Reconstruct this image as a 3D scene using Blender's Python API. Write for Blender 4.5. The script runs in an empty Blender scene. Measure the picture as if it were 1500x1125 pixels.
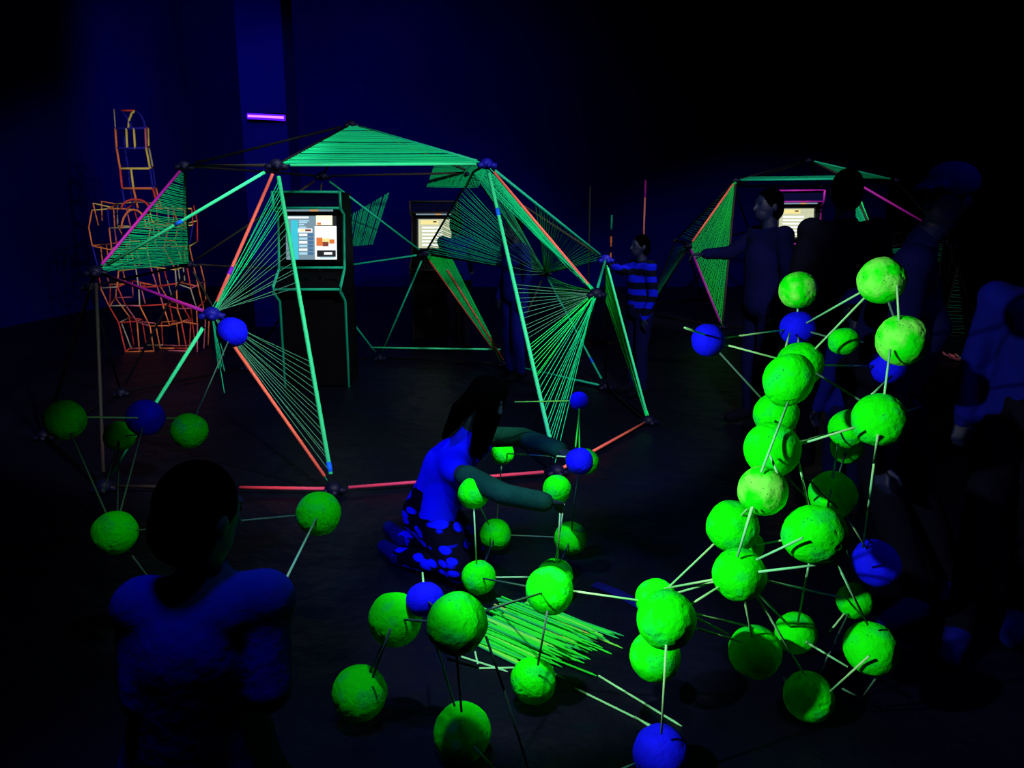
import bpy, bmesh, math, random
from mathutils import Vector, Matrix, noise
random.seed(7)
sc = bpy.context.scene
COL = sc.collection
V = Vector
F_PX, TILT, CAM_H = 1125.0, 0.2058, 1.6
CT, ST = math.cos(TILT), math.sin(TILT)

def W(px, py, d):                       # photograph pixel + distance along the view axis -> point in the room
    x = (px - 750) / F_PX * d
    v = (py - 562.5) / F_PX * d
    return V((x, d * CT - v * ST, CAM_H - d * ST - v * CT))

def WF(px, py, z=0.0):                  # photograph pixel + height -> point in the room
    v = (py - 562.5) / F_PX
    d = (CAM_H - z) / (ST + v * CT)
    return W(px, py, d)

# ------------------------------------------------------------------ materials
def mat(name, col, rough=.75, spec=.2, emit=None, estr=0):
    m = bpy.data.materials.new(name); m.use_nodes = True
    b = m.node_tree.nodes['Principled BSDF']
    b.inputs['Base Color'].default_value = (*col, 1)
    b.inputs['Roughness'].default_value = rough
    b.inputs['Specular IOR Level'].default_value = spec
    if emit:
        b.inputs['Emission Color'].default_value = (*emit, 1)
        b.inputs['Emission Strength'].default_value = estr
    return m

def noisy(name, c1, c2, scale, rough=.8, spec=.2, bump=.3, lo=.4, hi=.6, vor=None, dist=.02):
    """two own colours mixed by noise, with a bump; vor adds dark specks (scale, colour)"""
    m = mat(name, c1, rough, spec); nt = m.node_tree; N = nt.nodes; L = nt.links
    b = N['Principled BSDF']
    tc = N.new('ShaderNodeTexCoord'); nz = N.new('ShaderNodeTexNoise')
    nz.inputs['Scale'].default_value = scale; nz.inputs['Detail'].default_value = 5
    L.new(tc.outputs['Object'], nz.inputs['Vector'])
    mr = N.new('ShaderNodeMapRange'); mr.inputs['From Min'].default_value = lo; mr.inputs['From Max'].default_value = hi
    L.new(nz.outputs['Fac'], mr.inputs['Value'])
    mx = N.new('ShaderNodeMix'); mx.data_type = 'RGBA'
    mx.inputs['A'].default_value = (*c1, 1); mx.inputs['B'].default_value = (*c2, 1)
    L.new(mr.outputs['Result'], mx.inputs['Factor'])
    out = mx.outputs['Result']
    if vor:
        vo = N.new('ShaderNodeTexVoronoi'); vo.inputs['Scale'].default_value = vor[0]
        L.new(tc.outputs['Object'], vo.inputs['Vector'])
        m2 = N.new('ShaderNodeMapRange'); m2.inputs['From Min'].default_value = vor[2]; m2.inputs['From Max'].default_value = vor[3]
        L.new(vo.outputs['Distance'], m2.inputs['Value'])
        nz2 = N.new('ShaderNodeTexNoise'); nz2.inputs['Scale'].default_value = 1.6
        L.new(tc.outputs['Object'], nz2.inputs['Vector'])
        m3 = N.new('ShaderNodeMapRange'); m3.inputs['From Min'].default_value = .5; m3.inputs['From Max'].default_value = .56
        m3.inputs['To Min'].default_value = 1; m3.inputs['To Max'].default_value = 0
        L.new(nz2.outputs['Fac'], m3.inputs['Value'])
        mm = N.new('ShaderNodeMath'); mm.operation = 'MAXIMUM'
        L.new(m2.outputs['Result'], mm.inputs[0]); L.new(m3.outputs['Result'], mm.inputs[1])
        mx2 = N.new('ShaderNodeMix'); mx2.data_type = 'RGBA'
        mx2.inputs['A'].default_value = (*vor[1], 1)
        L.new(mm.outputs['Value'], mx2.inputs['Factor']); L.new(out, mx2.inputs['B'])
        out = mx2.outputs['Result']
    L.new(out, b.inputs['Base Color'])
    if bump:
        n3 = N.new('ShaderNodeTexNoise'); n3.inputs['Scale'].default_value = scale * 3; n3.inputs['Detail'].default_value = 6
        L.new(tc.outputs['Object'], n3.inputs['Vector'])
        bp = N.new('ShaderNodeBump'); bp.inputs['Strength'].default_value = bump; bp.inputs['Distance'].default_value = dist
        L.new(n3.outputs['Fac'], bp.inputs['Height']); L.new(bp.outputs['Normal'], b.inputs['Normal'])
    return m

M = {}
M['ball'] = noisy('ball_green', (.004, .92, .003), (.004, .68, .045), 1.5, .9, .02, .3, .5, .72, vor=(6, (.005, .16, .04), .08, .2), dist=.018)
M['ball_pale'] = noisy('ball_green_lit', (.003, .92, .004), (.16, .95, .08), 1.1, .9, .02, .3, .42, .6, vor=(6, (.005, .16, .04), .08, .2), dist=.018)  # pale patches paint strong light onto some green balls
M['ball_blue'] = noisy('ball_blue', (.001, .004, .95), (.001, .003, .8), 3, .8, .1, .2)
M['skewer'] = noisy('bamboo_skewer', (.16, .72, .30), (.28, .74, .26), 4, .7, .2, .1)
M['skewer_dim'] = noisy('bamboo_skewer_dark', (.05, .17, .09), (.05, .14, .1), 4, .8, .1, .1)  # darker skewer colour for some sticks
M['sk_green'] = noisy('skewer_green', (.012, .8, .015), (.01, .68, .04), 5, .7, .2, .1)
M['sk_lime'] = noisy('skewer_lime', (.16, .75, .05), (.1, .8, .08), 5, .7, .2, .1)
M['sk_teal'] = noisy('skewer_teal', (.005, .4, .1), (.01, .5, .08), 5, .7, .2, .1)
M['sk_amber'] = noisy('skewer_amber', (.3, .45, .05), (.25, .5, .06), 5, .7, .2, .1)
M['green'] = noisy('strut_green', (.045, .82, .34), (.03, .76, .32), 3, .6, .2, .05)
M['teal'] = noisy('strut_teal', (.004, .42, .24), (.004, .36, .2), 3, .6, .2, .05)
M['pink'] = noisy('strut_salmon', (.9, .16, .1), (.82, .12, .1), 3, .6, .2, .05)
M['pink_d'] = noisy('sleeve_salmon', (.8, .22, .16), (.7, .2, .2), 3, .6, .2, .05)
M['red'] = noisy('strut_red', (.75, .05, .09), (.6, .05, .12), 3, .6, .2, .05)
M['magenta'] = noisy('strut_magenta', (.42, .01, .3), (.32, .01, .34), 3, .6, .2, .05)
M['dark'] = noisy('strut_unlit', (.0012, .0015, .005), (.0015, .001, .003), 3, .7, .1, .05)  # black colour stands in for unlit far struts; also pole shafts
M['dim'] = noisy('strut_faint', (.03, .019, .022), (.02, .025, .022), 3, .7, .1, .05)
M['blue'] = noisy('strut_blue', (.003, .003, .4), (.003, .003, .3), 3, .7, .1, .05)
M['tape'] = mat('tape_blue', (.0, .12, .9))
M['tape_v'] = mat('tape_violet', (.25, .01, .7))
M['hub'] = noisy('hub_plastic', (.0006, .001, .022), (.0006, .001, .016), 6, .6, .2, .1)
M['hub_blue'] = noisy('hub_blue', (.002, .004, .3), (.002, .003, .25), 6, .6, .2, .1)
M['string'] = noisy('cord_green', (.003, .62, .2), (.003, .54, .21), 2, .8, .1, 0)
M['string_b'] = noisy('cord_bright', (.003, .85, .1), (.003, .8, .2), 2, .8, .1, 0)
M['string_t'] = noisy('cord_teal', (.002, .3, .16), (.002, .32, .14), 2, .8, .1, 0)
M['string_d'] = noisy('cord_grey', (.05, .2, .13), (.04, .24, .12), 2, .8, .1, 0)
M['string_g'] = noisy('cord_leaf', (.004, .45, .04), (.004, .38, .06), 2, .8, .1, 0)
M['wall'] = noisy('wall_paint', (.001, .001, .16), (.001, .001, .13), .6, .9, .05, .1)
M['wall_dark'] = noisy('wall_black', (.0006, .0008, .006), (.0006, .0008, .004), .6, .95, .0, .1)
M['pillar'] = noisy('pillar_paint', (.001, .001, .24), (.001, .001, .2), .8, .9, .05, .1)
M['floor'] = noisy('floor_black_sheet', (.0004, .0012, .008), (.0003, .0008, .004), 1.4, .45, .2, .55, .35, .65, dist=.05)
M['black'] = noisy('black_board', (.0003, .0004, .002), (.0002, .0003, .0015), 3, .6, .06, .1)
M['straw_o'] = mat('straw_orange', (.85, .2, .06)); M['straw_r'] = mat('straw_red', (.7, .05, .04))
M['straw_y'] = mat('straw_yellow', (.8, .6, .12)); M['straw_b'] = mat('straw_blue', (.01, .01, .35))
M['straw_p'] = mat('straw_pink', (.6, .12, .2)); M['straw_w'] = mat('straw_pale', (.45, .4, .3))
M['skin'] = noisy('skin', (.004, .02, .03), (.004, .016, .03), 8, .6, .2, .05)
M['skin_d'] = noisy('skin_dim', (.003, .006, .03), (.003, .005, .025), 8, .6, .2, .05)
M['hair'] = noisy('hair_dark', (.0002, .0004, .0004), (.0002, .0003, .0003), 30, .8, .0, .6)
M['cl_blue'] = noisy('cloth_white', (.001, .006, .85), (.001, .005, .7), 6, .9, .05, .25)
M['cl_mid'] = noisy('cloth_blue', (.001, .003, .12), (.001, .003, .09), 5, .9, .05, .3)
M['cl_dim'] = noisy('cloth_navy', (.001, .0015, .03), (.001, .0015, .022), 5, .9, .05, .3)
M['cl_dark'] = noisy('cloth_black', (.0008, .001, .006), (.0006, .001, .004), 5, .9, .05, .3)
M['cl_bounce'] = noisy('cloth_green_bounce', (.002, .042, .026), (.001, .032, .02), 7, .9, .05, .4)  # sleeve colour holds the green light bounced off the balls
M['cl_grey'] = noisy('cloth_charcoal', (.002, .022, .16), (.002, .018, .13), 6, .95, .03, .5)
M['lamp'] = mat('lamp_tube', (.1, .02, .3), .4, .3, (.5, .13, 1.0), 2.6)
M['lens'] = mat('lamp_lens', (.05, .01, .3), .4, .3, (.07, .004, 1.0), 2.0)

def stripes(name, c1, c2, scale, axis='Z', lo=.45, hi=.55, distort=2.0):
    m = mat(name, c1, .9, .05); nt = m.node_tree; N = nt.nodes; L = nt.links
    tc = N.new('ShaderNodeTexCoord'); w = N.new('ShaderNodeTexWave'); w.bands_direction = axis
    w.inputs['Scale'].default_value = scale; w.inputs['Distortion'].default_value = distort
    w.inputs['Detail'].default_value = 2; w.inputs['Detail Scale'].default_value = 2.5
    L.new(tc.outputs['Object'], w.inputs['Vector'])
    mr = N.new('ShaderNodeMapRange'); mr.inputs['From Min'].default_value = lo; mr.inputs['From Max'].default_value = hi
    L.new(w.outputs['Fac'], mr.inputs['Value'])
    mx = N.new('ShaderNodeMix'); mx.data_type = 'RGBA'
    mx.inputs['A'].default_value = (*c1, 1); mx.inputs['B'].default_value = (*c2, 1)
    L.new(mr.outputs['Result'], mx.inputs['Factor']); L.new(mx.outputs['Result'], N['Principled BSDF'].inputs['Base Color'])
    return m

def blotches(name, c1, c2, scale, sq, lo=.28, hi=.36):
    m = mat(name, c1, .9, .05); nt = m.node_tree; N = nt.nodes; L = nt.links
    tc = N.new('ShaderNodeTexCoord'); mp = N.new('ShaderNodeMapping'); mp.inputs['Scale'].default_value = sq
    L.new(tc.outputs['Object'], mp.inputs['Vector'])
    vo = N.new('ShaderNodeTexVoronoi'); vo.inputs['Scale'].default_value = scale
    L.new(mp.outputs['Vector'], vo.inputs['Vector'])
    mr = N.new('ShaderNodeMapRange'); mr.inputs['From Min'].default_value = lo; mr.inputs['From Max'].default_value = hi
    L.new(vo.outputs['Distance'], mr.inputs['Value'])
    mx = N.new('ShaderNodeMix'); mx.data_type = 'RGBA'
    mx.inputs['A'].default_value = (*c1, 1); mx.inputs['B'].default_value = (*c2, 1)
    L.new(mr.outputs['Result'], mx.inputs['Factor']); L.new(mx.outputs['Result'], N['Principled BSDF'].inputs['Base Color'])
    return m
M['cl_stripe'] = stripes('cloth_striped', (.0008, .001, .008), (.001, .004, .45), 2.7, 'Z', .45, .6, 1.4)
M['cl_print'] = blotches('cloth_printed', (.001, .005, .85), (.0006, .001, .006), 11, (1, 1, 2.3), .41, .5)

# ------------------------------------------------------------------ building helpers
def link(o, parent=None):
    COL.objects.link(o)
    if parent is not None: o.parent = parent
    return o

def tag(o, label, cat, group=None, kind=None):
    o['label'] = label; o['category'] = cat
    if group: o['group'] = group
    if kind: o['kind'] = kind
    return o

def empty(name, loc=(0, 0, 0)):
    o = bpy.data.objects.new(name, None); o.location = loc; o.empty_display_size = .1
    return link(o)

def world_child(o, root):
    """parent o to root, geometry given in room coordinates"""
    o.parent = root; o.matrix_parent_inverse = Matrix.Translation(-V(root.location)); return o

def mobj(name, bm, mats, root=None, smooth=True, parent=None):
    me = bpy.data.meshes.new(name); bm.to_mesh(me); bm.free()
    for m in (mats if isinstance(mats, (list, tuple)) else [mats]): me.materials.append(m)
    if smooth:
        for p in me.polygons: p.use_smooth = True
    o = bpy.data.objects.new(name, me); COL.objects.link(o)
    if root is not None: world_child(o, root)
    if parent is not None: o.parent = parent
    return o

def frame(d):
    d = d.normalized(); a = V((0, 0, 1)) if abs(d.z) < .9 else V((1, 0, 0))
    u = d.cross(a).normalized(); return u, d.cross(u)

def add_tube(bm, pts, r, seg=8, caps=True, r2=None, mi=0):
    pts = [V(p) for p in pts]; rings = []
    n = len(pts)
    for i, p in enumerate(pts):
        d = (pts[min(i + 1, n - 1)] - pts[max(i - 1, 0)])
        if i == 0: u, w = frame(d)
        else:
            d.normalize(); u = (u - d * u.dot(d)).normalized(); w = d.cross(u)
        rr = r if r2 is None else r + (r2 - r) * i / (n - 1)
        rings.append([bm.verts.new(p + (u * math.cos(2 * math.pi * k / seg) + w * math.sin(2 * math.pi * k / seg)) * rr) for k in range(seg)])
    for a, b in zip(rings, rings[1:]):
        for k in range(seg):
            f = bm.faces.new((a[k], a[(k + 1) % seg], b[(k + 1) % seg], b[k])); f.material_index = mi
    if caps:
        bm.faces.new(rings[0][::-1]).material_index = mi; bm.faces.new(rings[-1]).material_index = mi

def add_box(bm, lo, hi, mi=0):
    vs = [bm.verts.new((x, y, z)) for x in (lo[0], hi[0]) for y in (lo[1], hi[1]) for z in (lo[2], hi[2])]
    for q in ((0, 1, 3, 2), (4, 6, 7, 5), (0, 4, 5, 1), (2, 3, 7, 6), (0, 2, 6, 4), (1, 5, 7, 3)):
        bm.faces.new([vs[i] for i in q]).material_index = mi

def add_ell(bm, c, radii, rot=None, seg=20, rings=12):
    mt = Matrix.Translation(V(c)) @ (rot.to_4x4() if rot else Matrix.Identity(4)) @ Matrix.Diagonal((*radii, 1))
    bmesh.ops.create_uvsphere(bm, u_segments=seg, v_segments=rings, radius=1, matrix=mt)

def add_cap(bm, p, q, r1, r2, seg=14):
    """closed tapered capsule"""
    p, q = V(p), V(q); d = q - p; L = d.length
    if L < 1e-5: return add_ell(bm, p, (r1,) * 3)
    u, w = frame(d); d = d / L; prof = []
    for i in range(1, 6): a = math.pi / 2 * i / 6; prof.append((-r1 * math.cos(a), r1 * math.sin(a)))
    prof.append((0, r1)); prof.append((L, r2))
    for i in range(5, 0, -1): a = math.pi / 2 * i / 6; prof.append((L + r2 * math.cos(a), r2 * math.sin(a)))
    rings = [[bm.verts.new(p + d * t + (u * math.cos(2 * math.pi * k / seg) + w * math.sin(2 * math.pi * k / seg)) * rr) for k in range(seg)] for t, rr in prof]
    for a, b in zip(rings, rings[1:]):
        for k in range(seg): bm.faces.new((a[k], a[(k + 1) % seg], b[(k + 1) % seg], b[k]))
    s = bm.verts.new(p - d * r1); e = bm.verts.new(q + d * r2)
    for k in range(seg):
        bm.faces.new((s, rings[0][(k + 1) % seg], rings[0][k])); bm.faces.new((e, rings[-1][k], rings[-1][(k + 1) % seg]))

def blob(name, bm, m, root, voxel=.012, smooth=6):
    """closed shapes fused into one continuous skin"""
    bmesh.ops.recalc_face_normals(bm, faces=bm.faces)
    o = mobj(name, bm, m, root)
    r = o.modifiers.new('fuse', 'REMESH'); r.mode = 'VOXEL'; r.voxel_size = voxel; r.use_smooth_shade = True
    s = o.modifiers.new('soften', 'SMOOTH'); s.factor = .5; s.iterations = smooth
    return o

# ------------------------------------------------------------------ the room
def slab(name, lo, hi, m):
    bm = bmesh.new(); add_box(bm, lo, hi); o = mobj(name, bm, m, smooth=False); o['kind'] = 'structure'; return o
X0, X1, Y0, Y1, ZC = -8.0, 9.5, -3.5, 20.0, 8.5
slab('floor', (X0, Y0, -.1), (X1, Y1, 0), M['floor'])
slab('ceiling', (X0, Y0, ZC), (X1, Y1, ZC + .1), M['wall_dark'])
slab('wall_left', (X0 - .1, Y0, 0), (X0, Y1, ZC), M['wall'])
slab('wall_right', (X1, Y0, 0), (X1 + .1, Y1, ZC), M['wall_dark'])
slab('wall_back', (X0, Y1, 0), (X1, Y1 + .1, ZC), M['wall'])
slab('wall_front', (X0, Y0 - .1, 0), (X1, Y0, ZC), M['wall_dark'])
PX = -3.72
slab('column', (PX - .34, 12.1, 0), (PX + .34, 12.7, ZC), M['pillar'])

# UV bar on the column
lp = W(400, 176, 11.75)
lamp = tag(empty('blacklight_bar', (lp.x, 12.1, lp.z)), 'glowing violet blacklight bar mounted high on the blue column', 'lamp')
bm = bmesh.new(); add_box(bm, (-.29, -.10, -.06), (.29, -.02, .06)); bmesh.ops.bevel(bm, geom=bm.edges[:], offset=.012, segments=2, affect='EDGES')
mobj('housing', bm, M['black'], parent=lamp)
bm = bmesh.new(); add_box(bm, (-.06, -.04, -.04), (.06, 0, .04)); mobj('wall_mount', bm, M['black'], parent=lamp)
bm = bmesh.new()
add_tube(bm, [(-.265, -.115, .016), (0, -.115, .004), (.265, -.115, -.008)], .02, 12)
tube = mobj('tube', bm, M['lamp'], parent=lamp)
bm = bmesh.new(); add_tube(bm, [(-.28, -.085, .016), (.28, -.085, -.008)], .045, 16); mobj('lens', bm, M['lens'], parent=lamp)['label'] = 'deep violet lens behind the tube'; tube['label'] = 'glowing violet tube'

# ------------------------------------------------------------------ domes of struts and string
def dome_nodes(cx, cy, R, rot, zs=.966, zo=.03):
    nd = {'A': (90, 0)}
    for i in range(5):
        nd['T%d' % (i + 1)] = (58.28, -36 + 72 * i)
        nd[['N1', 'N2', 'P', 'Q4', 'Q5'][i]] = (26.57, -36 + 72 * i)
        nd[['D', 'N3', 'M', 'M5', 'L'][i]] = (31.72, 72 * i)
    for i in range(10): nd['F%d' % i] = (0, -54 + 36 * i)
    out = {}
    for k, (la, az) in nd.items():
        la = math.radians(la); a = math.radians(az) + rot
        out[k] = V((cx + R * math.cos(la) * math.sin(a), cy - R * math.cos(la) * math.cos(a), zo + zs * R * math.sin(la)))
    return out

def axis_d(p): return p.y * CT - (p.z - CAM_H) * ST

EDGES = ['A T1', 'A T2', 'A T3', 'A T4', 'A T5', 'T1 T2', 'T2 T3', 'T3 T4', 'T4 T5', 'T5 T1',
         'T1 N1', 'T2 N2', 'T3 P', 'T4 Q4', 'T5 Q5', 'T1 L', 'T2 N3', 'T3 N3', 'T3 M', 'T4 M', 'T4 M5', 'T5 M5', 'T5 L',
         'N2 N3', 'N3 P', 'P M', 'M Q4', 'Q4 M5', 'M5 Q5', 'Q5 L', 'L N1',
         'N1 F0', 'N1 F1', 'N2 F2', 'N2 F3', 'P F4', 'P F5', 'Q4 F6', 'Q4 F7', 'Q5 F8', 'Q5 F9',
         'N3 F3', 'N3 F4', 'M F5', 'M F6', 'M5 F7', 'M5 F8', 'L F9', 'L F0', 'T1 F1', 'T2 F2',
         'F0 F1', 'F1 F2', 'F2 F3', 'F3 F4', 'F4 F5', 'F5 F6', 'F6 F7', 'F7 F8', 'F8 F9', 'F9 F0']

class Dome:
    def __init__(self, root, nodes, r=.014):
        self.root, self.n, self.r = root, nodes, r
    def pt(self, e, t):
        a, b = e.split(); return self.n[a].lerp(self.n[b], t)
    def strut(self, a, b, col, r=None, gap=.09, tape=None):
        d = (b - a).normalized(); L = (b - a).length; g = min(gap, L * .2)
        bm = bmesh.new(); add_tube(bm, [a + d * g, a.lerp(b, .5), b - d * g], r or self.r, 10)
        o = mobj('strut', bm, M[col], self.root)
        if col not in ('dark', 'dim'): o['label'] = {'green': 'bright green strut', 'teal': 'teal strut', 'pink': 'salmon pink strut', 'red': 'red strut', 'magenta': 'magenta strut', 'blue': 'blue strut'}[col]
        for t, m in tape or []:
            c = a.lerp(b, t); bm = bmesh.new(); add_tube(bm, [c - d * .03, c + d * .03], (r or self.r) * 1.12, 10)
            k = mobj('tape_band', bm, M[m], self.root)
            k.parent = o; k.matrix_parent_inverse = Matrix.Identity(4); k['label'] = 'blue tape band'
        return o
    def hub(self, p, m='hub', r=.05):
        bm = bmesh.new(); add_ell(bm, p, (r, r, r * .85), seg=14, rings=10)
        for k in range(5):
            a = k * 2 * math.pi / 5; q = V((math.cos(a), math.sin(a), -.2)) * r * 1.5
            add_tube(bm, [p, p + q], r * .38, 8)
        return mobj('hub', bm, M[m], self.root)
    def panel(self, pairs, m='string', r=.0026, label=None):
        bm = bmesh.new()
        for a, b in pairs:
            if (a - b).length > .02:
                mid = a.lerp(b, .5) - V((0, 0, .004 * (a - b).length)); add_tube(bm, [a, mid, b], r, 4, False)
        o = mobj('string_panel', bm, M[m], self.root)
        if label: o['label'] = label
        return o
    def fan(self, hub, e, n, t0, t1, jit=.3, **k):
        h = self.n[hub] if isinstance(hub, str) else hub
        step = (t1 - t0) / n
        return self.panel([(h + V([random.uniform(-.012, .012) for _ in 'xyz']), self.pt(e, t0 + step * (i + .5 + random.uniform(-jit, jit)))) for i in range(n)], **k)
    def web(self, e1, e2, n, t0=.03, t1=.97, jit=.3, drop=0, **k):
        s = (t1 - t0) / n; pr = []
        for i in range(n):
            if random.random() < drop: continue
            a = t0 + s * (i + .5 + random.uniform(-jit, jit)); b = t0 + s * (i + .5 + random.uniform(-jit, jit))
            pr.append((self.pt(e1, a), self.pt(e2, b)))
        return self.panel(pr, **k)

# --- large dome
n1 = dome_nodes(-1.31, 6.6248, 2.4507, .42627)
for k, (x, y) in {'A': (515, 182), 'T1': (405, 242), 'T2': (713, 240), 'N1': (310, 460), 'N2': (873, 430), 'N3': (887, 380), 'L': (140, 398),
                  'P': (798, 400), 'T5': (270, 243), 'M': (622, 372), 'T3': (692, 253), 'T4': (472, 258), 'M5': (277, 387)}.items():
    n1[k] = W(x, y, axis_d(n1[k]))
for k, (x, y) in {'F0': (152, 712), 'F1': (488, 716), 'F2': (816, 690), 'F3': (950, 616), 'F4': (887, 566), 'F5': (738, 533)}.items():
    n1[k] = WF(x, y, .04)
r1 = tag(empty('string_dome', (-1.31, 6.62, 0)), 'large dome of coloured struts strung with green cord around the screen cabinet', 'dome', 'string domes')
D1 = Dome(r1, n1, .0108)
C1 = {'A T1': 'dark', 'A T2': 'teal', 'T1 T2': 'green', 'T1 N1': 'pink', 'T1 L': 'green', 'T5 L': 'magenta', 'L N1': 'magenta', 'N1 F0': 'green', 'N1 F1': 'pink',
      'T1 F1': 'green', 'T2 F2': 'green', 'T2 N2': 'pink', 'T2 N3': 'teal', 'N2 N3': 'teal', 'N3 F3': 'green', 'N3 F4': 'dark', 'F1 F2': 'red', 'F0 F1': 'red', 'F2 F3': 'pink', 'F3 F4': 'dim',
      'F4 F5': 'teal', 'P F4': 'teal', 'P F5': 'dim', 'M F5': 'pink', 'M F6': 'teal', 'T4 M': 'teal', 'M Q4': 'teal', 'Q4 F6': 'teal', 'P M': 'dark', 'T3 M': 'dark', 'T3 N3': 'dim',
      'T3 P': 'dark', 'N3 P': 'blue', 'T5 T1': 'dim', 'T3 T4': 'dim', 'T2 T3': 'dark', 'L F0': 'dim', 'F9 F0': 'dark', 'L F9': 'dark', 'F5 F6': 'dark'}
for e in EDGES:
    if e in ('N2 F2', 'N2 F3', 'T1 A'): continue
    a, b = e.split()
    tape = {'N1 T1': None, 'T1 N1': [(.74, 'tape_v')], 'T1 F1': [(.94, 'tape')], 'T2 F2': [(.18, 'tape')], 'T1 L': [(.54, 'tape')], 'P F4': [(.78, 'tape')]}.get(e)
    if e == 'F0 F1': D1.strut(n1[a], n1[a].lerp(n1[b], .5), 'dim', gap=.05); D1.strut(n1[a].lerp(n1[b], .56), n1[b], 'red', gap=.05); continue  # first half in the dim colour, standing in for weaker light
    D1.strut(n1[a], n1[b], C1.get(e, 'dark' if random.random() < .6 else 'dim'), r=.0145 if e in ('T1 F1', 'T2 F2') else None, tape=tape)
D1.strut(W(543, 509, 9.0), W(733, 512, 8.8), 'green', gap=0)
D1.strut(W(655, 395, 8.5), W(737, 527, 8.7), 'pink', r=.010, gap=0)
for k, p in n1.items():
    if k in ('D',): continue
    D1.hub(p, 'hub_blue' if k in ('N1', 'N3', 'T2') else 'hub', .05 if k != 'A' else .04)
D1.web('A T1', 'A T2', 56, .04, .98, drop=.06, m='string', label='dense green string roof panel')
D1.web('A T2', 'A T3', 26, .1, .95, m='string_t')
D1.web('T5 L', 'T5 M5', 60, .06, .99, drop=.03, m='string', r=.0042, label='dense green string side panel')
D1.fan('L', 'T5 M5', 10, .6, 1, m='string_t')
D1.fan('N1', 'T1 F1', 8, .04, .16, m='string'); D1.fan('N1', 'T1 F1', 11, .17, .42, m='string_d')
D1.fan('N1', 'T1 F1', 15, .62, .96, m='string_d'); D1.fan('N1', 'N1 F1', 4, .5, .98, m='string_t')
D1.panel([(n1['N1'], W(327 + random.uniform(-9, 8), random.uniform(520, 600), 4.45)) for _ in range(7)], m='string_t', label='loose cord ends hanging from the joint')
D1.fan('N2', 'T2 F2', 12, .42, .62, m='string_d'); D1.fan('N2', 'T2 F2', 9, .62, .74, m='string_b'); D1.fan('N2', 'T2 F2', 13, .74, .98, m='string')
D1.fan('N2', 'T2 T3', 16, 0, 1, m='string'); D1.fan('N2', 'T2 N2', 6, .05, .4, m='string'); D1.fan('N2', 'T2 F2', 10, .0, .12, m='string')
D1.fan('P', 'T2 F2', 16, .02, .4, m='string_d'); D1.fan('P', 'T2 T3', 12, 0, 1, m='string')
D1.fan('P', 'T3 M', 36, .12, 1, m='string_t', r=.0034); D1.fan('P', 'T2 N3', 26, .36, 1, m='string_g', r=.0034)
D1.fan('N2', 'P F4', 38, .02, .66, m='string_g', r=.0036, label='dark green string panel')
D1.fan('F3', 'N3 F4', 24, .0, .3, m='string_b', r=.005, label='narrow bright green string panel')
D1.fan('F5', 'M P', 28, .0, .24, m='string_b', r=.0045, label='narrow bright green string panel')
x1 = {'a': W(718, 240, 7.0), 'b': W(700, 275, 7.2), 'c': W(637, 240, 7.5), 'd': W(625, 274, 7.6), 'e': W(508, 318, 8.4), 'f': W(571, 281, 8.4), 'g': W(503, 362, 8.4), 'h': W(546, 358, 8.4)}
n1.update(x1)
D1.web('a b', 'c d', 30, 0, 1, m='string', r=.0036); D1.web('e f', 'g h', 30, 0, 1, m='string_t', r=.0045, drop=.1)

# --- second dome, far right
n2 = dome_nodes(5.158, 13.908, 2.766, -.53086)
for k, (x, y) in {'T1': (1078, 264), 'T2': (1244, 262), 'A': (1185, 235), 'N1': (1010, 360), 'T3': (1312, 264), 'L': (990, 352)}.items(): n2[k] = W(x, y, axis_d(n2[k]))
n2['F1'] = WF(1058, 479, .04)
r2 = tag(empty('string_dome', (5.158, 13.9, 0)), 'smaller looking dome of struts and green cord behind the people at the far right', 'dome', 'string domes')
D2 = Dome(r2, n2, .018)
C2 = {'T1 N1': 'pink', 'N1 F1': 'magenta', 'T1 T2': 'teal', 'T2 N3': 'magenta', 'T2 N2': 'dim', 'T1 F1': 'dim', 'T2 F2': 'dim', 'A T3': 'teal', 'A T2': 'dim'}
for e in EDGES:
    if e in ('N2 F2',): continue
    a, b = e.split(); D2.strut(n2[a], n2[b], C2.get(e, 'dark'))
for k, p in n2.items():
    if k != 'D': D2.hub(p)
D2.fan('T1', 'N1 F1', 36, .02, .98, m='string_g', r=.005); D2.web('T1 N1', 'T1 F1', 44, .08, .99, m='string_g', r=.004, label='leaf green string panel')
D2.fan('N1', 'T1 F1', 16, .2, .8, m='string_g', r=.004)
D2.web('T1 N1', 'T1 L', 24, .1, .95, m='string_t', r=.003); D2.fan('N1', 'L F0', 24, .1, .9, m='string_t', r=.003)
D2.web('A T2', 'A T3', 36, .04, .98, m='string', r=.004, label='dense green string roof panel'); D2.web('A T1', 'A T2', 8, .82, .99, m='string_t', r=.003)
D2.fan('N2', 'T2 T3', 12, .0, .1, m='string_b', r=.004); D2.fan('N2', 'T2 F2', 12, 0, .16, m='string', r=.004); D2.fan('N2', 'N3 F3', 10, .1, .3, m='string_t', r=.004)

# --- small string frame, far right
r3 = tag(empty('string_triangle', V((6.3, 11.0, 0))), 'small dim triangular frame strung with pale cord beside the far right dome', 'string triangle')
fa, fb, fc = W(1403, 392, 10.9), V((6.18, 11.0, .02)), V((6.5, 10.9, .02)); fd = V((6.1, 11.6, .02))
D3 = Dome(r3, {'a': fa, 'b': fb, 'c': fc, 'd': fd}, .011)
for e, c in (('a b', 'dim'), ('a c', 'dark'), ('b c', 'dim'), ('a d', 'dark')): D3.strut(D3.n[e[0]], D3.n[e[2]], c, gap=0)
D3.web('a b', 'a c', 17, .1, .98, m='string_t', r=.004)

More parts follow.
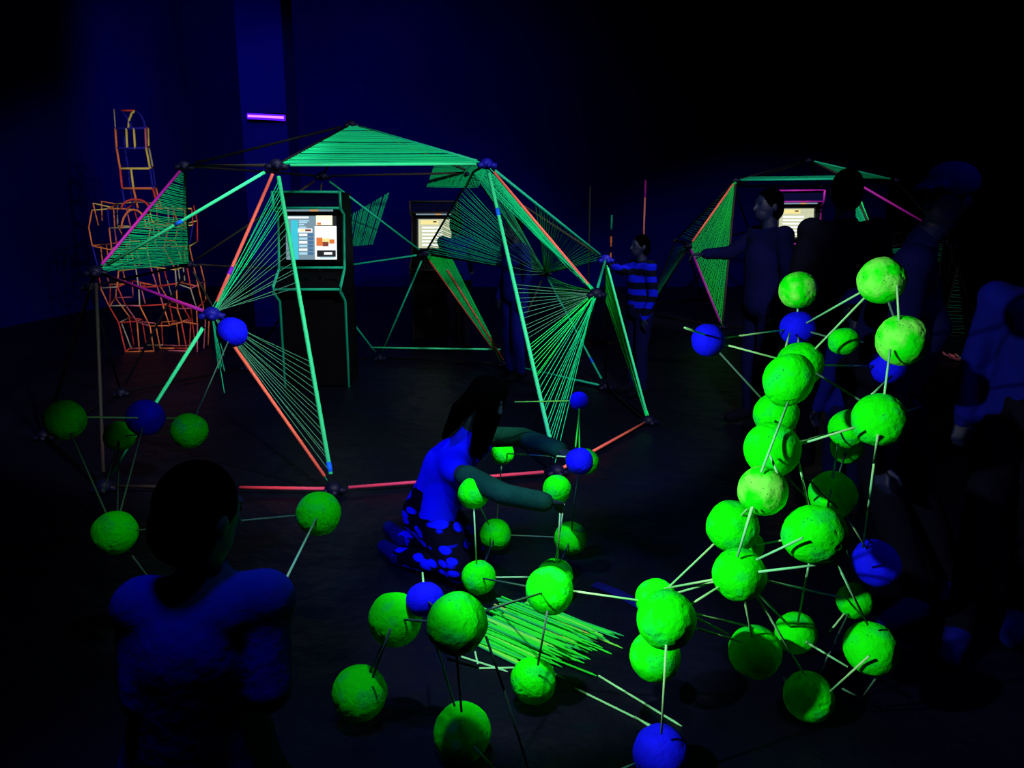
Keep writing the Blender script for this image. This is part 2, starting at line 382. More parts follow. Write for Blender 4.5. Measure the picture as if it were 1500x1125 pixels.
# ------------------------------------------------------------------ straw tower at the left
tw = tag(empty('straw_tower', (-4.7, 9.6, 0)), 'tall lattice tower of orange, yellow and blue straws behind the left of the large dome', 'tower')
TD = 9.75; nstraw = [0]; rest = bmesh.new(); SC = ['straw_o', 'straw_o', 'straw_r', 'straw_y', 'straw_b', 'straw_p', 'straw_o', 'straw_w', 'straw_r']
def straw(pts, m=None, r=.0125):
    m = m or random.choice(SC)
    if nstraw[0] >= 100:
        add_tube(rest, pts, r, 6, mi=SC_IDX[m]); return
    nstraw[0] += 1; bm = bmesh.new(); add_tube(bm, pts, r, 8); o = mobj('straw', bm, M[m], tw)
    o['label'] = {'o': 'orange straw', 'r': 'red straw', 'y': 'yellow straw', 'b': 'blue straw', 'p': 'pink straw', 'w': 'pale straw'}[m[-1]]
SC_IDX = {m: i for i, m in enumerate(['straw_o', 'straw_r', 'straw_y', 'straw_b', 'straw_p', 'straw_w'])}
def J(p, a=.02): return p + V([random.uniform(-a, a) for _ in 'xyz'])
# turret: levels of pixel rows, front and back face
tl = [(305, 184, 232), (276, 179, 224), (247, 176, 220), (217, 171, 214), (188, 169, 213)]
fr = [[W(xl, y, TD), W((xl + xr) / 2 - 6, y, TD), W(xr, y, TD)] for y, xl, xr in tl]
bk = [[W(xl + 12, y, TD + .4), W(xr + 4, y - 2, TD + .4)] for y, xl, xr in tl]
cl = ['straw_b', 'straw_r', 'straw_o', 'straw_o']; cr = ['straw_r', 'straw_b', 'straw_y', 'straw_p']
for i in range(4):
    straw([fr[i][0], fr[i + 1][0]], cl[i], .014); straw([fr[i][2], fr[i + 1][2]], cr[i], .014)
    straw([bk[i][0], bk[i + 1][0]], 'straw_b'); straw([bk[i][1], bk[i + 1][1]], ['straw_o', 'straw_b', 'straw_w', 'straw_y'][i])
    hc = ['straw_p', 'straw_o', 'straw_y', 'straw_b', 'straw_b'][i + 1]
    straw([fr[i + 1][0], fr[i + 1][2]], hc, .014); straw([bk[i + 1][0], bk[i + 1][1]], 'straw_b')
    straw([fr[i + 1][0], bk[i + 1][0]], 'straw_b'); straw([fr[i + 1][2], bk[i + 1][1]], 'straw_p')
straw([fr[0][1], fr[1][1]], 'straw_o', .014); straw([fr[1][1], fr[2][1]], 'straw_y', .014); straw([fr[3][1], fr[4][1]], 'straw_y', .014)
straw([W(198, 218, TD), W(196, 188, TD)], 'straw_y', .014)
straw([W(188, 188, TD), W(189, 176, TD), W(193, 166, TD), W(198, 162, TD)], 'straw_y', .014)
straw([W(177, 162, TD), W(198, 162, TD)], 'straw_r'); straw([W(177, 162, TD), W(186, 172, TD), W(194, 188, TD)], 'straw_b', .014)
straw([W(198, 162, TD), W(206, 168, TD), W(211, 178, TD), W(213, 188, TD)], 'straw_b', .014)
straw([W(169, 188, TD), W(167, 160, TD)], 'straw_w', .008)
arch = [W(198 + 20 * math.cos(a), 305 - 13 * math.sin(a), TD - .1) for a in [math.pi * k / 10 for k in range(11)]]
straw(arch, 'straw_r', .013)
arch = [W(196 + 18 * math.cos(a), 335 - 28 * math.sin(a), TD - .2) for a in [math.pi * k / 10 for k in range(11)]]
straw(arch, 'straw_o')
# body
rows = [(505, 182, 290), (476, 176, 292), (448, 157, 290), (420, 152, 284), (393, 146, 280), (362, 138, 272), (335, 136, 272), (306, 133, 270)]
NC = 5
JC = {}
def bp(i, c, k):
    y, xl, xr = rows[i]; p = W(xl + (xr - xl) * c / NC + 7 * k, y - 4 * k, TD + .24 * k)
    if (i, c, k) not in JC: JC[(i, c, k)] = V([random.uniform(-.04, .04) for _ in 'xyz'])
    p = p + JC[(i, c, k)]; p.z = .012 if i == 0 else max(p.z, .03); return p
for k in (0, 2, 1):
    for i in range(len(rows)):
        for c in range(NC + 1):
            lowc = 'straw_r straw_o straw_o straw_r straw_w straw_p'.split() if i < 4 else SC + ['straw_y']
            if i + 1 < len(rows) and random.random() < (.92 if k == 0 else .75): straw([J(bp(i, c, k), .004), J(bp(i + 1, c, k), .004)], random.choice(lowc), .009)
            if c < NC and random.random() < (.8 if k == 0 else .55):
                straw([J(bp(i, c, k), .004), J(bp(i, c + 1, k), .004)], random.choice(['straw_y', 'straw_y', 'straw_w', 'straw_o'] if i in (4, 6, 7) else lowc), .009)
            if k == 0 and random.random() < .5: straw([J(bp(i, c, 0), .004), J(bp(i, c, 2), .004)], random.choice(lowc), .009)
o = mobj('straw_lattice', rest, [M[k] for k in SC_IDX], tw); o['kind'] = 'stuff'; o['label'] = 'remaining orange and red straws of the lattice'

# straw clusters on the floor far right
for (px, py, d, cols, lb) in ((1400, 527, 9.0, 'wop', 'faint pale straw cluster on the floor below the small string frame'), (1447, 530, 9.0, 'rrpm', 'glowing red straw cluster on the dark floor at far right'),
                              (1484, 545, 8.6, 'orw', 'dim orange straw cluster on the floor at the right edge')):
    c = WF(px, py, 0.02); t = tag(empty('straw_cluster', c), lb, 'straws', 'straw clusters on the floor')
    for i in range(11):
        a = random.uniform(0, 6.28); e = random.uniform(.02, .9); L = random.uniform(.07, .15)
        s = c + V((random.uniform(-.06, .06), random.uniform(-.06, .06), random.uniform(-.008, .02)))
        q = s + V((math.cos(a) * math.cos(e), math.sin(a) * math.cos(e), abs(math.sin(e)))) * L
        bm = bmesh.new(); add_tube(bm, [s, q], .011, 8); mobj('straw', bm, M[{'w': 'straw_w', 'o': 'straw_o', 'p': 'straw_p', 'r': 'straw_r', 'm': 'magenta'}[random.choice(cols)]], t)

# three tall poles with glowing sleeves
for (px, segs, lb) in ((862, [(274, 412, 'dim')], 'thin dim pole, leftmost of three uprights behind the large dome'),
                       (894, [(315, 336, 'teal'), (346, 361, 'straw_o'), (370, 379, 'straw_o')], 'thin pole with short green and orange sleeves, middle of three uprights'),
                       (941, [(265, 290, 'magenta'), (290, 356, 'pink_d')], 'thin pole with pink upper half, rightmost of three uprights')):
    b = W(px, 400, 10.3); t = tag(empty('straw_pole', (b.x, b.y, 0)), lb, 'pole', 'uprights behind the large dome')
    top = W(px, segs[0][0], 10.3)
    bm = bmesh.new(); add_tube(bm, [(b.x, b.y, 0), (b.x, b.y, top.z - .01)], .008, 8); add_tube(bm, [(b.x, b.y, 0), (b.x, b.y, .03)], .12, 16)
    mobj('shaft', bm, M['dark'], t)
    for y0, y1, m in segs:
        bm = bmesh.new(); add_tube(bm, [(b.x, b.y, W(px, y0, 10.3).z), (b.x, b.y, W(px, y1, 10.3).z)], .013, 8); mobj('sleeve', bm, M[m], t)

# ------------------------------------------------------------------ screen cabinets
def emit(name, c, s): return mat(name, (.02, .02, .02), .3, .3, c, s)
EM = {'gray': emit('screen_grey', (.22, .34, .42), .9), 'cyan': emit('screen_cyan', (.05, .6, .75), 1), 'white': emit('screen_white', (.9, .95, 1), 1.3), 'lblue': emit('screen_pale_blue', (.45, .75, .9), 1),
      'blue': emit('screen_blue', (.08, .22, .45), .8), 'cream': emit('screen_cream', (1, .85, .6), 1.3), 'warm': emit('screen_warm', (1, .93, .82), 1.5), 'orange': emit('screen_orange', (.8, .2, .04), 1), 'brown': emit('screen_brown', (.22, .05, .03), 1),
      'dark': emit('screen_dark', (.01, .012, .015), 1), 'yellow': emit('screen_yellow', (.9, .75, .3), 1.1), 'soft': emit('screen_soft', (.75, .78, .5), .8), 'dim': emit('marquee_glow', (.30, .22, .2), .6), 'amber': emit('marquee_amber', (.8, .4, .15), .8)}
def cabinet(root, s, trim, rows_, mq=True):
    Wd = .325
    prof = [(.05, 0), (.05, .86), (-.16, .96), (-.16, 1.02), (.10, 1.17), (.20, 1.69), (.02, 1.74), (.02, 1.90), (.62, 1.90), (.66, 0)]
    for sx in (-1, 1):
        bm = bmesh.new(); a = [bm.verts.new((sx * Wd * s, y * s, z * s)) for y, z in prof]; b = [bm.verts.new((sx * (Wd - .02) * s, y * s, z * s)) for y, z in prof]
        bm.faces.new(a); bm.faces.new(b[::-1])
        for i in range(len(prof)): j = (i + 1) % len(prof); bm.faces.new((a[i], b[i], b[j], a[j]))
        bmesh.ops.recalc_face_normals(bm, faces=bm.faces); mobj('side_panel', bm, M['black'], smooth=False, parent=root)
        bm = bmesh.new(); add_tube(bm, [(sx * (Wd - .01) * s, (y - .008) * s, z * s) for y, z in prof[:8]], .0135 * s, 8); o = mobj('edge_trim', bm, M[trim], parent=root); o['label'] = 'glowing coloured edge trim'
    w = Wd - .022
    def quad(bm, y0, z0, y1, z1, xa=-w, xb=w, mi=0, off=0):
        d = V((0, z1 - z0, -(y1 - y0))).normalized() * -off
        bm.faces.new([bm.verts.new(V((x * s, y * s, z * s)) + V((0, -off * s, 0))) for x, y, z in ((xa, y0, z0), (xb, y0, z0), (xb, y1, z1), (xa, y1, z1))]).material_index = mi
    bm = bmesh.new(); add_box(bm, (-w * s, .06 * s, .02 * s), (w * s, .6 * s, .92 * s)); add_box(bm, (-w * s, .3 * s, .92 * s), (w * s, .6 * s, 1.75 * s)); mobj('cabinet_body', bm, M['black'], smooth=False, parent=root)
    bm = bmesh.new(); vs = [(-.15, .97), (-.15, 1.015), (.10, 1.165), (.12, .97)]
    a = [bm.verts.new((-w * s, y * s, z * s)) for y, z in vs]; b = [bm.verts.new((w * s, y * s, z * s)) for y, z in vs]
    bm.faces.new(a); bm.faces.new(b[::-1])
    for i in range(4): bm.faces.new((a[i], b[i], b[(i + 1) % 4], a[(i + 1) % 4]))
    bmesh.ops.recalc_face_normals(bm, faces=bm.faces); cp = mobj('control_panel', bm, M['black'], smooth=False, parent=root)
    for bx in (-.17, .1):
        bm = bmesh.new(); add_tube(bm, [(bx * s, -.04 * s, 1.07 * s), (bx * s, -.06 * s, 1.15 * s)], .007 * s, 8); add_ell(bm, (bx * s, -.06 * s, 1.16 * s), (.018 * s,) * 3, seg=12, rings=8); mobj('joystick', bm, M['black'], parent=cp)
        for i in range(3):
            bm = bmesh.new(); add_tube(bm, [((bx + .06 + .04 * i) * s, -.04 * s, 1.075 * s), ((bx + .06 + .04 * i) * s, -.045 * s, 1.092 * s)], .013 * s, 12); mobj('button', bm, M['black'], parent=cp)
    for (y, z, lab) in ((-.165, .99, 1), (.09, 1.18, 1), (.012, 1.745, 1), (.012, 1.893, 1)):
        bm = bmesh.new(); add_tube(bm, [(-w * s, y * s, z * s), (w * s, y * s, z * s)], .0125 * s, 8); o = mobj('edge_trim', bm, M[trim], parent=root); o['label'] = 'glowing coloured edge trim'
    # monitor: leaning back
    P0, P1 = (.12, 1.255), (.195, 1.675)
    names = list(EM); bm = bmesh.new()
    nx, nz = V((0, P1[0] - P0[0], P1[1] - P0[1])), V((0, -(P1[1] - P0[1]), P1[0] - P0[0])).normalized()
    def rect(u0, v0, u1, v1, m, lift):
        pts = []
        for u, v in ((u0, v0), (u1, v0), (u1, v1), (u0, v1)):
            p = V(((-.245 + .49 * u), P0[0], P0[1])) + nx * v + nz * lift; pts.append(bm.verts.new(p * s))
        bm.faces.new(pts).material_index = names.index(m)
    for i, q in enumerate(rows_): rect(*q, .002 + .0006 * i)
    mobj('screen', bm, [EM[k] for k in names], smooth=False, parent=root)
    bm = bmesh.new()
    for (u0, v0, u1, v1) in ((-.12, -.05, 1.12, 0), (-.12, 1, 1.12, 1.05), (-.12, 0, 0, 1), (1, 0, 1.12, 1)):
        pts = [V(((-.245 + .49 * u), P0[0], P0[1])) + nx * v for u, v in ((u0, v0), (u1, v0), (u1, v1), (u0, v1))]
        a = [bm.verts.new((p + nz * .012) * s) for p in pts]; b = [bm.verts.new((p - nz * .02) * s) for p in pts]
        bm.faces.new(a); bm.faces.new(b[::-1])
        for i in range(4): bm.faces.new((a[i], a[(i + 1) % 4], b[(i + 1) % 4], b[i]))
    bmesh.ops.recalc_face_normals(bm, faces=bm.faces); mobj('bezel', bm, M['black'], smooth=False, parent=root)
    bm = bmesh.new(); add_box(bm, (-w * s, .03 * s, 1.757 * s), (w * s, .05 * s, 1.882 * s)); add_box(bm, (-w * s, .05 * s, 1.882 * s), (w * s, .6 * s, 1.897 * s)); mobj('marquee', bm, M['cl_dim'], smooth=False, parent=root)
    # speaker strip under the marquee; emission stands in for screen light
    bm = bmesh.new()
    for (xa, xb, m) in ((-.24, .02, 'gray'), (.02, .1, 'amber'), (.1, .24, 'gray')): quad(bm, .05, 1.715, .03, 1.735, xa, xb, names.index(m), .0)
    o = mobj('speaker_strip', bm, [EM[k] for k in names], smooth=False, parent=root); o['label'] = 'strip under the marquee, its glow standing in for screen light'
    bm = bmesh.new()
    for sx in (-.16, .17): add_tube(bm, [(sx * s + .06 * s * math.cos(t), (.09) * s, 1.70 * s + .02 * s * math.sin(t)) for t in [6.283 * k / 16 for k in range(17)]], .004 * s, 6, False)
    mobj('speaker', bm, M['black'], parent=root)

S1 = [(0, 0, 1, 1, 'dark'), (0, 0, .52, 1, 'gray'), (.52, 0, .6, 1, 'gray'), (.1, .0, .24, .9, 'cyan'), (.04, .94, .45, .98, 'white'), (.26, .87, .46, .9, 'lblue')]
for i, (a, b) in enumerate(((.83, .42), (.78, .36), (.72, .40))): S1.append((.26, a, b, a + .035, 'lblue'))
S1 += [(.24, .62, .52, .71, 'white'), (.27, .645, .37, .685, 'yellow'), (.38, .645, .5, .69, 'brown')]
for i in range(6): S1 += [(.26, .54 - .085 * i, .42, .59 - .085 * i, 'white' if i % 2 == 0 else 'lblue'), (.43, .53 - .085 * i, .54, .595 - .085 * i, 'blue')]
S1 += [(.6, .78, .92, 1, 'cream'), (.63, .8, .88, .9, 'warm'), (.62, .79, .7, .84, 'orange'), (.57, 0, 1, .76, 'white'), (.6, .45, .97, .73, 'warm'), (.6, .36, .72, .5, 'orange'), (.72, .36, .86, .48, 'yellow'), (.72, .30, .84, .40, 'brown'), (.86, .36, .96, .46, 'orange'), (.6, .31, .73, .37, 'orange'),
       (.61, .06, .98, .21, 'dark'), (.75, .11, .91, .165, 'white'), (.66, .025, .95, .055, 'lblue')]
c1 = tag(empty('arcade_cabinet', V(((459 - 750) / F_PX * 7.52, 7.46, 0))), 'arcade cabinet with green edge trim and lit menu screen inside the large dome', 'arcade cabinet', 'arcade cabinets'); c1.rotation_euler = (0, 0, math.radians(3)); cabinet(c1, 1, 'teal', S1)
# little triangle mark on the screen
S2 = [(0, 0, 1, 1, 'dark'), (.04, .04, .96, .96, 'soft'), (.1, .8, .6, .93, 'yellow'), (.45, .86, .55, .9, 'dark')] + [(.14, .12 + .11 * i, .7, .165 + .11 * i, 'white') for i in range(6)]
c2 = tag(empty('arcade_cabinet', V((-1.06, 10.6, 0))), 'arcade cabinet with cream lit screen seen through the back of the large dome', 'arcade cabinet', 'arcade cabinets'); cabinet(c2, 1.0, 'dim', S2)
c3 = tag(empty('arcade_cabinet', V((4.28, 11.75, 0))), 'arcade cabinet with magenta trim and bright screen between two people at far right', 'arcade cabinet', 'arcade cabinets'); cabinet(c3, 1.1, 'magenta', S2)
c3.rotation_euler = (0, 0, math.radians(-12))
bm = bmesh.new(); T0 = V((-.245 + .49 * .655, .12 + .075 * .09 - .01, 1.255 + .42 * .09)); 
vs = [T0, T0 + V((.035, 0, 0)), T0 + V((.0175, .008, .045))]
a = [bm.verts.new(v) for v in vs]; b = [bm.verts.new(v + V((0, -.003, 0))) for v in vs]
bm.faces.new(a); bm.faces.new(b[::-1])
for i in range(3): bm.faces.new((a[i], a[(i + 1) % 3], b[(i + 1) % 3], b[i]))
o = mobj('screen_emblem', bm, EM['white'], smooth=False, parent=c1); o['label'] = 'small white triangle on the screen'

# ------------------------------------------------------------------ foam balls and skewers
def ball_mesh(seed):
    bm = bmesh.new(); bmesh.ops.create_icosphere(bm, subdivisions=5, radius=1)
    rnd = random.Random(seed); off = V((seed * 7.3, seed * 3.1, seed * 1.7)); pits = []
    cen = [V([rnd.gauss(0, 1) for _ in 'xyz']).normalized() for _ in range(4)]
    for c in cen:
        for _ in range(rnd.randint(5, 12)): pits.append(((c + V([rnd.gauss(0, .28) for _ in 'xyz'])).normalized(), rnd.uniform(.035, .085)))
    for v in bm.verts:
        n = v.co.normalized(); r = 1 + .05 * noise.noise(n * 1.3 + off) + .014 * noise.noise(n * 4 + off) + .006 * noise.noise(n * 11 + off)
        for p, w in pits:
            d = (n - p).length
            if d < w: r -= .045 * (1 - (d / w) ** 2)
        v.co = n * r
    me = bpy.data.meshes.new('foam_ball'); bm.to_mesh(me); bm.free()
    for p in me.polygons: p.use_smooth = True
    return me
BM = [ball_mesh(i + 1) for i in range(7)]
BMESH = {}
def build_lattice(root, balls, sticks, dr=.0035):
    pos = {}
    for i, (k, b) in enumerate(balls.items()):
        px, py, rp, d = b[:4]; m = b[4] if len(b) > 4 else 'ball'; sq = b[5] if len(b) > 5 else (1, 1, 1); ry = b[6] if len(b) > 6 else 0
        c = W(px, py, d); r = rp / F_PX * d; pos[k] = (c, r, d)
        vi = (i * 3 + len(balls)) % len(BM)
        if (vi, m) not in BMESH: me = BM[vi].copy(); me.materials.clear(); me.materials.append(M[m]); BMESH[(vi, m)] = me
        o = bpy.data.objects.new('foam_ball', BMESH[(vi, m)]); COL.objects.link(o)
        rr = random.Random(i + len(balls))
        R_ = Matrix.Rotation(-TILT, 4, 'X') @ Matrix.Rotation(ry, 4, 'Y') @ Matrix.Diagonal((r * sq[0], r * sq[1], r * sq[2], 1)) @ Matrix.Rotation(rr.uniform(0, 6.28), 4, 'Z') @ Matrix.Rotation(rr.uniform(0, 3), 4, 'X')
        o.matrix_world = Matrix.Translation(c) @ R_
        o.parent = root; o.matrix_parent_inverse = Matrix.Translation(-V(root.location))
        if m == 'ball_pale': o['label'] = 'green foam ball with strong light painted in pale'
        if 'blue' in m: o['label'] = 'blue foam ball'
    for s in sticks:
        a, b = s[0], s[1]; m = s[2] if len(s) > 2 else 'skewer'
        P = [pos[q][0] if isinstance(q, str) else W(*q) for q in (a, b)]
        d = (P[1] - P[0]).normalized()
        for i, q in enumerate((a, b)):
            if isinstance(q, str): P[i] = P[i] + d * (pos[q][1] * .55) * (1 if i == 0 else -1)
        bm = bmesh.new(); add_tube(bm, P, dr, 7)
        mobj('skewer', bm, M[m], root)
    return pos

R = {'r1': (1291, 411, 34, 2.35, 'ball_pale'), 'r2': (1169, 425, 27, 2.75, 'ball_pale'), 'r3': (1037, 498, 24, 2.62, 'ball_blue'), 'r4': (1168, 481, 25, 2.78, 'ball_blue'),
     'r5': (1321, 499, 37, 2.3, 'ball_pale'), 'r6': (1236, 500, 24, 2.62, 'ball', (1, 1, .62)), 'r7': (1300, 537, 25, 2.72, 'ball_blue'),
     'r8': (1172, 534, 33, 2.58), 'r9': (1155, 556, 36, 2.26, 'ball', (.95, 1, 1.12), .35), 'r10': (1137, 607, 32, 2.55),
     'r11': (1288, 615, 39, 2.22), 'r12': (1243, 628, 28, 2.6), 'r13': (1241, 655, 24, 2.85), 'r14': (1131, 658, 40, 2.25),
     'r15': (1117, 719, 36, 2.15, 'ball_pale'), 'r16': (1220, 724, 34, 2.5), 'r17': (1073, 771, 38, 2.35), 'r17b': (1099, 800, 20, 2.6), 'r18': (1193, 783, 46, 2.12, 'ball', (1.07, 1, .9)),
     'r19': (1083, 841, 39, 2.18), 'r20': (1283, 825, 33, 2.65, 'ball_blue', (1, 1, 1.1), -.5), 'r21': (1252, 880, 26, 2.75),
     'r22': (961, 878, 30, 2.5), 'r23': (976, 908, 43, 2.12), 'r24': (960, 962, 37, 2.45), 'r25': (1106, 955, 38, 2.42), 'r26': (1166, 927, 30, 2.6),
     'r27': (1276, 949, 38, 2.38), 'r28': (1184, 1020, 36, 2.5), 'r29': (968, 1103, 40, 2.25, 'ball_blue')}
sd = 'skewer_dim'
RS = [('r1', 'r4'), ('r1', 'r8'), ((1314, 418, 2.28), (1317, 475, 2.26)), ('r1', 'r5', sd), ('r2', 'r4'), ('r3', 'r4'), ('r3', 'r8'), ('r8', 'r7'), ('r3', 'r10', sd),
      ((1003, 480, 2.4), (1035, 491, 2.58)), ((1157, 488, 2.7), (1150, 512, 2.62)), ('r4', 'r8'), ((1196, 547, 2.5), (1264, 589, 2.3), sd), ((1304, 512, 2.24), (1295, 582, 2.2)),
      ((1306, 551, 2.5), (1275, 580, 2.35)), ((1154, 590, 2.2), (1115, 692, 2.1)), ((1128, 667, 2.15), (1139, 694, 2.12)), ('r14', 'r12'), ((1168, 652, 2.25), (1252, 626, 2.15)),
      ((1318, 606, 2.26), (1346, 597, 2.3)), ((1286, 637, 2.15), (1280, 678, 2.3)), ((1281, 672, 2.3), (1264, 802, 2.6)), ((1228, 650, 2.52), (1212, 748, 2.4)), ('r13', 'r16', sd),
      ((1170, 676, 2.25), (1185, 745, 2.15)), ((1168, 686, 2.28), (1278, 796, 2.6), sd), ((1150, 695, 2.3), (1180, 728, 2.45), sd), ('r15', 'r17'), ((1103, 742, 2.08), (1080, 816, 2.12)),
      ((1101, 744, 2.1), (1084, 803, 2.2)), ('r16', 'r20'), ('r17', 'r22'), ((1176, 788, 2.02), (1108, 820, 2.12)), ('r18', 'r17b'), ((1108, 838, 2.12), (1228, 824, 2.1)),
      ((1225, 824, 2.1), (1271, 915, 2.3)), ('r19', 'r21'), ((1050, 848, 2.2), (974, 862, 2.45)), ('r19', 'r22'), ('r19', 'r23'), ('r19', 'r26'), ((1108, 872, 2.2), (1178, 988, 2.45)),
      ('r19', 'r25'), ('r18', 'r26'), ((1012, 898, 2.15), (1100, 918, 2.4)), ((1014, 902, 2.15), (1068, 930, 2.3)), ((1022, 921, 2.15), (1095, 943, 2.32)), ('r21', (1215, 926, 2.7)), ('r21', 'r28', sd),
      ((1180, 940, 2.5), (1242, 977, 2.42)), ((1273, 961, 2.28), (1216, 1013, 2.44)), ((1296, 975, 2.4), (1266, 1018, 2.52), sd), ((1234, 1009, 2.5), (1262, 1023, 2.52), sd),
      ((976, 945, 2.05), (969, 1074, 2.17)), ((930, 1050, 2.45), (962, 1070, 2.3)), ((932, 1118, 2.2), (903, 1130, 2.15)), ((1148, 992, 2.6), (1154, 1004, 2.5)), ((1238, 798, 2.4), (1245, 817, 2.5), sd), ((1247, 500, 2.6), (1265, 501, 2.6)),
      ('r5', 'r7', sd), ('r17', 'r17b', sd), ('r12', 'r13', sd), ('r10', 'r14', sd), ('r10', 'r8', sd), ('r22', 'r24', sd), ('r6', 'r4', sd)]
tower = tag(empty('ball_and_skewer_tower', V((.9, 2.35, 0))), 'tall tower of green and blue foam balls joined by thin skewers at right', 'ball structure', 'ball and skewer structures')
build_lattice(tower, R, RS)

L_ = {'m1': (805, 865, 35, 2.5), 'm2': (813, 845, 27, 3.3), 'm3': (701, 846, 25, 3.3), 'm4': (726, 783, 23, 3.8), 'm5': (836, 788, 24, 3.75),
      'm6': (694, 723, 23, 3.25), 'm7': (816, 717, 21, 3.25), 'm8': (736, 664, 17, 3.9), 'm9': (848, 587, 13.5, 3.35, 'ball_blue'), 'm10': (849, 676, 20, 3.2, 'ball_blue'), 'm11': (858, 676, 19, 3.4),
      'm12': (578, 907, 39, 2.4), 'm13': (622, 878, 27, 2.35, 'ball_blue', (1.05, 1, .78), -.25), 'm14': (669, 913, 45, 2.02), 'm15': (527, 1015, 40, 2.48), 'm16': (677, 1073, 42, 2.34), 'm17': (781, 997, 33, 2.58)}
LS = [((694, 740, 3.22), (698, 825, 3.27)), ((701, 737, 3.22), (716, 768, 3.65)), ('m4', 'm8', sd), ('m4', 'm5', sd), ('m5', 'm10', sd), ((821, 735, 3.2), (817, 822, 3.25)), ((826, 738, 3.22), (814, 820, 3.27)), ('m3', 'm2'), ('m5', 'm2', sd), ('m4', 'm3', sd),
      ('m8', (828, 669, 3.3)), ('m10', 'm9', 'sk_green'), ((849, 600, 3.32), (843, 655, 3.18), 'sk_green'), ('m9', (754, 589, 3.45), 'sk_lime'), ('m1', (700, 898, 2.0), sd), ((802, 895, 2.4), (788, 974, 2.5), sd),
      ((572, 922, 2.2), (546, 992, 2.4), sd), ('m13', (619, 839, 2.5)), ((640, 950, 2.05), (666, 1034, 2.25)), ((668, 950, 2.0), (676, 1042, 2.22), sd), ((712, 933, 2.0), (738, 1010, 2.1), sd), ((738, 1010, 2.1), (775, 1130, 2.26), sd),
      ((694, 1094, 2.25), (728, 1130, 2.2)), ('m12', 'm14', sd), ('m13', 'm14', sd), ('m12', 'm15', sd), ((820, 863, 2.5), (938, 880, 2.48)), ('m10', 'm11'), ('m1', 'm3', sd), ((655, 965, 2.1), (700, 978, 2.1), sd)]
low = tag(empty('ball_and_skewer_lattice', V((0, 2.9, 0))), 'low sprawling lattice of green foam balls and skewers around the kneeling child', 'ball structure', 'ball and skewer structures')
build_lattice(low, L_, LS)

K = {'l1': (95, 615, 29, 3.0), 'l2': (175, 639, 22, 3.9), 'l3': (213, 612, 27, 3.3, 'ball_blue'), 'l4': (277, 631, 26, 3.4, 'ball'), 'l5': (168, 780, 32, 2.7), 'l6': (467, 752, 32, 2.75), 'l7': (340, 487, 22, 3.95, 'ball_blue'), 'l8': (262, 905, 30, 2.95)}
KS = [((112, 611, 3.0), (265, 613, 3.4)), ('l4', 'l7', sd), ('l3', 'l5', sd), ('l2', (152, 722, 3.3), sd), ('l2', (172, 748, 3.2), sd), ('l1', 'l5', sd), ('l5', 'l6', sd), ('l5', 'l8', sd), ('l6', (418, 850, 1.95), 'skewer'), ('l4', 'l2', sd)]
lef = tag(empty('ball_and_skewer_cluster', V((-1.4, 2.75, 0))), 'dim cluster of few green balls and skewers around the crouching person at left', 'ball structure', 'ball and skewer structures')
build_lattice(lef, K, KS)

# heap of skewers on the floor, and strays
def skewer_mesh(m, L=.36, r=.0038):
    bm = bmesh.new(); add_tube(bm, [(-L / 2, 0, 0), (0, 0, 0), (L / 2 - .02, 0, 0), (L / 2, 0, 0)], r, 6)
    for v in bm.verts:
        if v.co.x > L / 2 - .005: v.co.y *= .25; v.co.z *= .25
    me = bpy.data.meshes.new('skewer'); bm.to_mesh(me); bm.free(); me.materials.append(M[m]); return me
SK = {m: skewer_mesh(m) for m in ('sk_green', 'sk_lime', 'sk_teal', 'sk_amber', 'skewer')}
LBL = {'sk_green': 'thin green skewer in the glowing heap on the black floor', 'sk_lime': 'thin lime yellow skewer in the glowing heap on the black floor', 'sk_teal': 'thin darker teal skewer in the glowing heap on the black floor', 'sk_amber': 'thin amber skewer in the glowing heap on the black floor'}
h0, h1 = WF(772, 893, .02), WF(838, 962, .02); hA, hB = WF(735, 918, .02), WF(845, 944, .02)
across = WF(718, 955, .02); corner = WF(782, 890, .02)
dirv = (WF(890, 944, .02) - WF(762, 893, .02)); ang = math.atan2(dirv.y, dirv.x); dirv.normalize()
perp = V((-dirv.y, dirv.x, 0)); cen = WF(783, 930, 0)
for lay in range(5):
    la = ang + random.uniform(-.06, .06); dv = V((math.cos(la), math.sin(la), 0)); pv_ = V((-dv.y, dv.x, 0)); half = .215 - .024 * lay
    n = int(2 * half / .0088)
    for i in range(n):
        if random.random() < .06 + .04 * lay: continue
        m = random.choices(('sk_green', 'sk_lime', 'sk_teal', 'sk_amber'), (60, 16, 21, 3))[0]
        o = bpy.data.objects.new('skewer', SK[m]); COL.objects.link(o)
        w = -half + .0088 * (i + .5); p = cen + dv * (random.gauss(0, .06) + w * .12) + pv_ * w
        o.location = (p.x, p.y, .0042 + .0079 * lay); o.rotation_euler = (0, 0, la)
        tag(o, LBL[m], 'skewer', 'skewers in the heap')
def stray(a, b, lb, m='skewer'):
    A, B = WF(*a, .004), WF(*b, .004); o = bpy.data.objects.new('skewer', SK[m]); COL.objects.link(o)
    d = B - A; o.location = A.lerp(B, .5); o.rotation_euler = (0, 0, math.atan2(d.y, d.x)); o.scale = (d.length / .36, 1, 1); tag(o, lb, 'skewer', 'stray skewers')
stray((676, 962), (744, 984), 'loose skewer slanting on the floor at the lower left of the heap')
stray((702, 979), (768, 978), 'loose skewer lying crosswise below the heap, beside a ball')
stray((877, 990), (999, 1064), 'long loose skewer on the floor between heap and blue ball')
stray((842, 1008), (958, 1065), 'second loose skewer running beside the long one toward the blue ball')
stray((696, 955), (700, 973), 'short end of a loose skewer under the largest ball')

